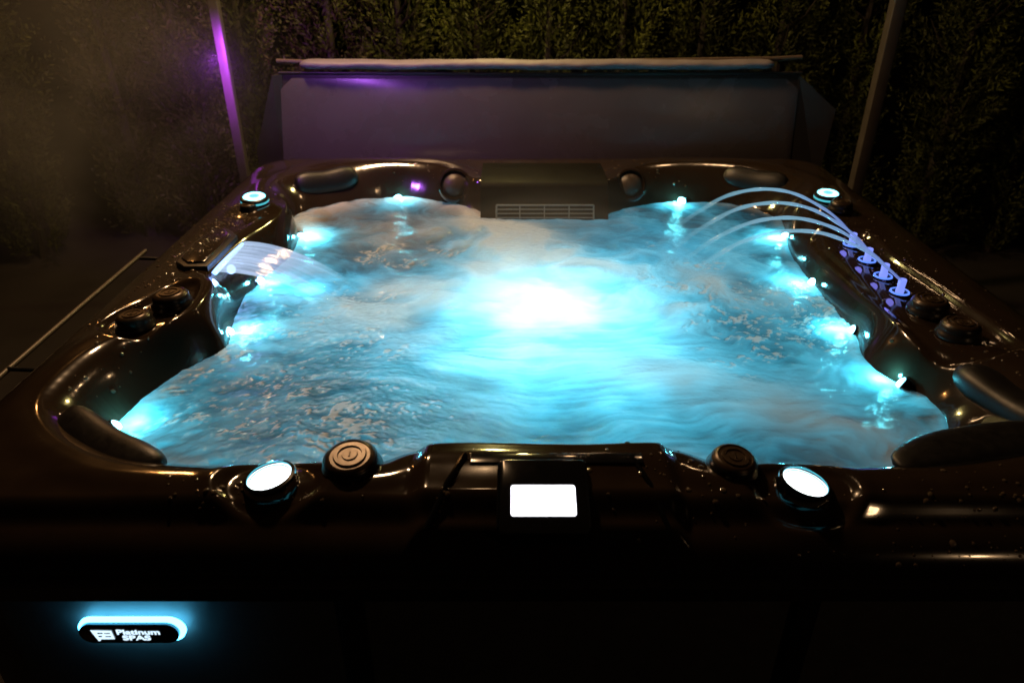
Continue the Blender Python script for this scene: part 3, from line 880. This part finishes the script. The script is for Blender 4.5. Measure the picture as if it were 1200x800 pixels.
# ------------------------------------------------------------------ folded cover standing behind the tub
cov = empty('folded_cover', (TX, 1.27, 0))
tag(cov, 'folded vinyl hot tub cover standing upright behind the back rim', 'tub cover')
ang = R(9)
def lean(x, u, t):   # x, u up the face, t towards the camera
    return (x, 1.205 + u * math.sin(ang) - t * math.cos(ang), 0.80 + u * math.cos(ang) + t * math.sin(ang))
def slab(name, outline, t0, t1, mt, parent, bev=0.006):
    bm = bmesh.new()
    lo = [bm.verts.new(lean(x, u, t0)) for x, u in outline]; hi = [bm.verts.new(lean(x, u, t1)) for x, u in outline]
    top = bm.faces.new(hi); bm.faces.new(lo[::-1])
    k = len(outline)
    for i in range(k): bm.faces.new((lo[i], lo[(i + 1) % k], hi[(i + 1) % k], hi[i]))
    bmesh.ops.recalc_face_normals(bm, faces=bm.faces)
    if bev: bmesh.ops.bevel(bm, geom=list(top.edges), offset=bev, segments=2, profile=0.5, affect='EDGES')
    return obj(name, bm, mt, parent)
# body
slab('body', [(-1.12, -0.1), (1.26, -0.1), (1.26, 0.30), (1.19, 0.452), (-1.06, 0.452), (-1.12, 0.38)], -0.10, -0.004, M_vinyl_dark, cov)
slab('face_panel', [(-1.10, -0.1), (1.20, -0.1), (1.195, 0.385), (1.13, 0.430), (-1.02, 0.430), (-1.085, 0.375)], -0.003, 0.004, M_vinyl, cov, 0.003)
# side flaps
bm = bmesh.new()
pts_ = [lean(1.19, 0.445, 0.0), lean(1.36, 0.30, 0.03), lean(1.33, -0.05, 0.0), lean(1.21, -0.05, 0.004)]
pb = [(p[0] + 0.004, p[1] + 0.03, p[2]) for p in pts_]
va = [bm.verts.new(p) for p in pts_]; vb = [bm.verts.new(p) for p in pb]
bm.faces.new(va); bm.faces.new(vb[::-1])
for i in range(4): bm.faces.new((va[i], va[(i + 1) % 4], vb[(i + 1) % 4], vb[i]))
bmesh.ops.recalc_face_normals(bm, faces=bm.faces)
obj('side_flap', bm, M_vinyl_dark, cov, smooth=False)
bm = bmesh.new()
pts_ = [lean(-1.06, 0.445, 0.0), lean(-1.10, 0.44, 0.02), lean(-1.20, 0.12, 0.03), lean(-1.19, -0.05, 0.02), lean(-1.10, -0.05, 0.004)]
pb = [(p[0] - 0.004, p[1] + 0.03, p[2]) for p in pts_]
va = [bm.verts.new(p) for p in pts_]; vb = [bm.verts.new(p) for p in pb]
bm.faces.new(va); bm.faces.new(vb[::-1])
for i in range(5): bm.faces.new((va[i], va[(i + 1) % 5], vb[(i + 1) % 5], vb[i]))
bmesh.ops.recalc_face_normals(bm, faces=bm.faces)
obj('side_flap', bm, M_vinyl_dark, cov, smooth=False)
# pale padded roll along the top edge, and the dark hinge bar that sticks out at both ends
n, seg = 160, 14
V, F = [], []
for i in range(n + 1):
    t = i / n
    x = -0.985 + 2.07 * t
    c = Vector(lean(x, 0.486 + 0.0015 * math.sin(t * 21) + 0.001 * math.sin(t * 47 + 1), -0.012))
    for k in range(seg):
        a = 2 * math.pi * k / seg
        wr = 1 + 0.02 * math.sin(t * 130 + 2 * a) + 0.03 * math.sin(t * 37 + 3 * a + 1)
        ry_, rz_ = 0.045 * wr, 0.021 * wr
        en = min(1, min(t, 1 - t) * 60) ** 0.5
        V.append((c.x, c.y + math.cos(a) * ry_ * en, c.z + math.sin(a) * rz_ * en))
for i in range(n):
    for k in range(seg):
        F.append((i * seg + k, i * seg + (k + 1) % seg, (i + 1) * seg + (k + 1) % seg, (i + 1) * seg + k))
obj('top_roll', mesh_np('top_roll', V, F), M_fabric, cov, smooth=False)
bm = bmesh.new()
a_, b_ = Vector(lean(-1.085, 0.50, -0.02)), Vector(lean(1.20, 0.515, -0.02))
bm_tube([a_, a_ + Vector((0.12, 0, -0.004)), Vector((0.06, a_.y, a_.z - 0.006)), b_ + Vector((-0.12, 0, -0.006)), b_], 0.010, 8, bm)
obj('hinge_bar', bm, plain('bar', (0.10, 0.07, 0.05), 0.5, noise=0.2), cov)
bm = bmesh.new()
bm_tube([lean(-1.075, 0.452, -0.0), lean(0.06, 0.447, 0.003), lean(1.20, 0.452, 0.0)], 0.006, 8, bm)
obj('seam_piping', bm, M_vinyl_dark, cov)

# ------------------------------------------------------------------ pergola posts
def post(x, y, label, hw):
    t = empty('pergola_post', (x, y, 0)); tag(t, label, 'post', 'pergola posts behind the tub')
    bm = bmesh.new(); bm_box(bm, x - hw, x + hw, y - hw, y + hw, 0.012, 2.6, 0.004)
    obj('shaft', bm, M_post, t)
    bm = bmesh.new(); bm_box(bm, x - 0.075, x + 0.075, y - 0.075, y + 0.075, 0.0, 0.012, 0.003)
    obj('foot_plate', bm, M_post, t)
post(-1.43, 1.62, 'slim metal pergola post lit bright purple, left of the folded cover', 0.022)
post(1.705, 1.60, 'slim metal pergola post in dull warm light, right of the folded cover', 0.029)

# ------------------------------------------------------------------ conifer hedge
M_leaf, nt, N, L, b = mat('conifer_leaf')
oi = N.new('ShaderNodeObjectInfo'); at = N.new('ShaderNodeAttribute'); at.attribute_name = 'tone'
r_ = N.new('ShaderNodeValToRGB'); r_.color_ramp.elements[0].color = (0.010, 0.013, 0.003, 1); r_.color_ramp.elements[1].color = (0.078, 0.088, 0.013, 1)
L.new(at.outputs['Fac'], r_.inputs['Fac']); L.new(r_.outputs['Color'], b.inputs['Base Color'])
b.inputs['Roughness'].default_value = 0.6
b.inputs['Specular IOR Level'].default_value = 0.2
def foliage_mesh(seed, h=2.3, rad=0.34):
    rg = np.random.default_rng(seed)
    V, F, T = [], [], []
    nsp = 950
    for s in range(nsp):
        z = 0.08 + (h - 0.1) * rg.random()
        env = rad * min(1, (h - z) / 0.9) ** 0.7 * (0.85 + 0.15 * math.sin(z * 5 + seed))
        an = rg.random() * 2 * math.pi
        lump = 0.78 + 0.22 * math.sin(3 * an + z * 4 + seed) + 0.12 * math.sin(7 * an - z * 9)
        ro = env * lump * (0.55 + 0.45 * rg.random() ** 0.5)
        base_ = np.array([math.cos(an) * ro * 0.55, math.sin(an) * ro * 0.55, z - 0.05])
        tip = np.array([math.cos(an) * ro * 1.08, math.sin(an) * ro * 1.08, z + 0.07 + 0.06 * rg.random()])
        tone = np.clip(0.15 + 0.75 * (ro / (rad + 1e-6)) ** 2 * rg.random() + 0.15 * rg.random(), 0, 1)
        ax = tip - base_
        side = np.cross(ax, [math.cos(an + 0.8 * rg.standard_normal()), math.sin(an + 0.8 * rg.standard_normal()), 0.3]); side /= np.linalg.norm(side) + 1e-9
        for q in range(13):
            t = (q + 0.5) / 13
            p = base_ + ax * t + rg.standard_normal(3) * 0.006
            sgn = 1 if q % 2 else -1
            ln = 0.05 * (1.15 - 0.7 * t) * (0.7 + 0.6 * rg.random())
            d = side * sgn * 0.75 + ax / np.linalg.norm(ax) * 0.75 + rg.standard_normal(3) * 0.18
            d /= np.linalg.norm(d)
            wv = np.cross(d, rg.standard_normal(3)); wv /= np.linalg.norm(wv) + 1e-9
            wd = 0.0055
            o = len(V)
            V += [p - wv * wd * 0.6, p + d * ln * 0.5 + wv * wd, p + d * ln, p + d * ln * 0.5 - wv * wd]
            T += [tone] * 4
            F.append((o, o + 1, o + 2, o + 3))
    me = mesh_np('foliage', V, F, smooth=False)
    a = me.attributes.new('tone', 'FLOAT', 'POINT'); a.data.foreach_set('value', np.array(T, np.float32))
    me.materials.append(M_leaf)
    return me
FM = [foliage_mesh(k) for k in (1, 2, 3)]
def trunk_mesh(h=2.1):
    bm = bm_tube([(0, 0, 0), (0.01, 0.0, 0.5), (-0.005, 0.01, 1.2), (0, 0, h)], [0.04, 0.032, 0.022, 0.006], 8)
    rnd = random.Random(3)
    for _ in range(14):
        z = rnd.uniform(0.3, 1.9); a = rnd.uniform(0, 6.28)
        bm_tube([(0, 0, z), (math.cos(a) * 0.12, math.sin(a) * 0.12, z + 0.08), (math.cos(a) * 0.2, math.sin(a) * 0.2, z + 0.22)], [0.009, 0.006, 0.002], 5, bm)
    me = bpy.data.meshes.new('trunk'); bm.to_mesh(me); bm.free(); me.materials.append(M_trunk)
    return me
TM = trunk_mesh()
xs = [-3.55, -3.0, -2.5, -2.02, -1.60, -1.12, -0.72, -0.26, 0.16, 0.58, 1.06, 1.52, 2.02, 2.5, 3.0, 3.5]
names = ['far left end of the hedge', 'second from the far left end of the hedge', 'third from the far left end of the hedge', 'left of the purple post, next to it', 'directly behind the purple post',
         'behind the left corner of the folded cover', 'sunlit-looking warm green, left of the middle of the cover', 'behind the left pale patch of the cover', 'behind the middle of the cover', 'behind the right pale patch of the cover',
         'behind the right corner of the folded cover', 'between the cover and the right post', 'directly behind the right post', 'just right of the right post', 'second from the far right end of the hedge', 'far right end of the hedge']
names[6] = 'warm lit, left of the middle of the cover'
for i, (x, nm) in enumerate(zip(xs, names)):
    y = 2.55 + random.uniform(-0.16, 0.18) - 0.22 * max(0, abs(x) - 2.0)
    t = empty('conifer_tree', (x, y, 0))
    s = random.uniform(0.86, 1.12)
    t.scale = (s, s, random.uniform(0.95, 1.1)); t.rotation_euler = (0, 0, random.uniform(0, 6.28))
    tag(t, 'dense conifer ' + nm if not nm.startswith('warm') else 'dense conifer, ' + nm, 'tree', 'conifers in the hedge behind the tub')
    for nm_, me_ in (('foliage', FM[i % 3]), ('trunk', TM)):
        o = bpy.data.objects.new(nm_, me_); C.objects.link(o); o.parent = t

# ------------------------------------------------------------------ lamps of the garden (night) and added fills
def area(name, loc, target, e, col_, sx, sy=None, shape='DISK'):
    ld = bpy.data.lights.new(name, 'AREA'); ld.energy = e; ld.color = col_; ld.shape = shape if sy is None else 'RECTANGLE'; ld.size = sx
    if sy: ld.size_y = sy
    lo = bpy.data.objects.new(name, ld); lo.location = loc
    lo.rotation_euler = (Vector(target) - Vector(loc)).to_track_quat('-Z', 'Y').to_euler(); C.objects.link(lo)
    if name == 'house_window': ld.spread = R(8)
    return lo
WARM = (1.0, 0.60, 0.30)
area('pergola_lamp', (-0.9, 1.0, 3.0), (-0.2, 0.4, 0), 48, WARM, 0.2)
point('warm_light', (2.3, -3.0, 2.7), 7, WARM, 0.05)
point('warm_light', (-0.15, 1.75, 2.1), 30, (1.0, 0.78, 0.26), 0.05)  # added to brighten the middle of the hedge
pl_ = bpy.data.lights.new('purple_spot', 'SPOT'); pl_.energy = 34; pl_.color = (0.50, 0.06, 1.0); pl_.spot_size = R(112); pl_.spot_blend = 0.9; pl_.shadow_soft_size = 0.02
po = bpy.data.objects.new('purple_spot', pl_); po.location = (-1.385, 1.36, 1.29); po.rotation_euler = (Vector((-1.43, 1.59, 1.22)) - Vector(po.location)).to_track_quat('-Z', 'Y').to_euler(); C.objects.link(po)
sl = bpy.data.lights.new('purple_spot', 'SPOT'); sl.energy = 18; sl.color = (0.50, 0.13, 1.0); sl.spot_size = R(80); sl.spot_blend = 1.0; sl.shadow_soft_size = 0.05
so = bpy.data.objects.new('purple_spot', sl); so.location = (-1.05, 0.45, 1.75); so.rotation_euler = (Vector((-0.60, 1.25, 1.02)) - Vector(so.location)).to_track_quat('-Z', 'Y').to_euler(); C.objects.link(so)
point('pergola_bulb', (0.35, 1.55, 2.5), 4, WARM, 0.045)
point('pergola_bulb', (1.15, 1.45, 2.5), 3.5, WARM, 0.045)
point('pergola_bulb', (-0.2, -0.2, 2.7), 3, WARM, 0.045)

# ------------------------------------------------------------------ steam
def steam(name, loc, rad, dens, scale_, label):
    m_ = bpy.data.materials.new('steam_volume'); m_.use_nodes = True
    nt = m_.node_tree; N = nt.nodes; L = nt.links
    for n in list(N): N.remove(n)
    o_ = N.new('ShaderNodeOutputMaterial'); tc = N.new('ShaderNodeTexCoord')
    ln_ = N.new('ShaderNodeVectorMath'); ln_.operation = 'LENGTH'; L.new(tc.outputs['Object'], ln_.inputs[0])
    fall = N.new('ShaderNodeMapRange'); fall.interpolation_type = 'SMOOTHERSTEP'
    fall.inputs['From Min'].default_value = 0.98; fall.inputs['From Max'].default_value = 0.1; L.new(ln_.outputs['Value'], fall.inputs['Value'])
    nz = N.new('ShaderNodeTexNoise'); nz.inputs['Scale'].default_value = scale_; nz.inputs['Detail'].default_value = 3; nz.inputs['Distortion'].default_value = 0.6
    L.new(tc.outputs['Object'], nz.inputs['Vector'])
    mr = N.new('ShaderNodeMapRange'); mr.inputs['From Min'].default_value = 0.38; mr.inputs['From Max'].default_value = 0.66; mr.inputs['To Min'].default_value = 0.06; mr.inputs['To Max'].default_value = 1.3; L.new(nz.outputs['Fac'], mr.inputs['Value'])
    mu = N.new('ShaderNodeMath'); mu.operation = 'MULTIPLY'; L.new(fall.outputs[0], mu.inputs[0]); L.new(mr.outputs[0], mu.inputs[1])
    m2 = N.new('ShaderNodeMath'); m2.operation = 'MULTIPLY'; m2.inputs[1].default_value = dens; L.new(mu.outputs[0], m2.inputs[0])
    vs = N.new('ShaderNodeVolumeScatter'); vs.inputs['Color'].default_value = (0.95, 0.95, 0.95, 1); vs.inputs['Anisotropy'].default_value = 0.1
    L.new(m2.outputs[0], vs.inputs['Density']); L.new(vs.outputs[0], o_.inputs['Volume'])
    bm = bmesh.new(); bmesh.ops.create_icosphere(bm, subdivisions=3, radius=1.0)
    o = obj(name, bm, m_)
    o.location = loc; o.scale = rad
    return tag(o, label, 'steam', None, 'stuff')
steam('steam', (-2.0, 1.15, 1.15), (1.30, 0.9, 1.10), 0.22, 2.2, 'warm brown cloud of steam drifting off to the left of the tub')
steam('steam', (0.02, -0.10, 0.92), (0.85, 0.80, 0.26), 0.6, 2.2, 'thin veil of steam hanging over the bright water')

point('warm_light', (-2.0, 1.6, 2.4), 13, (1.0, 0.42, 0.11), 0.05)  # added to turn the left steam orange-brown
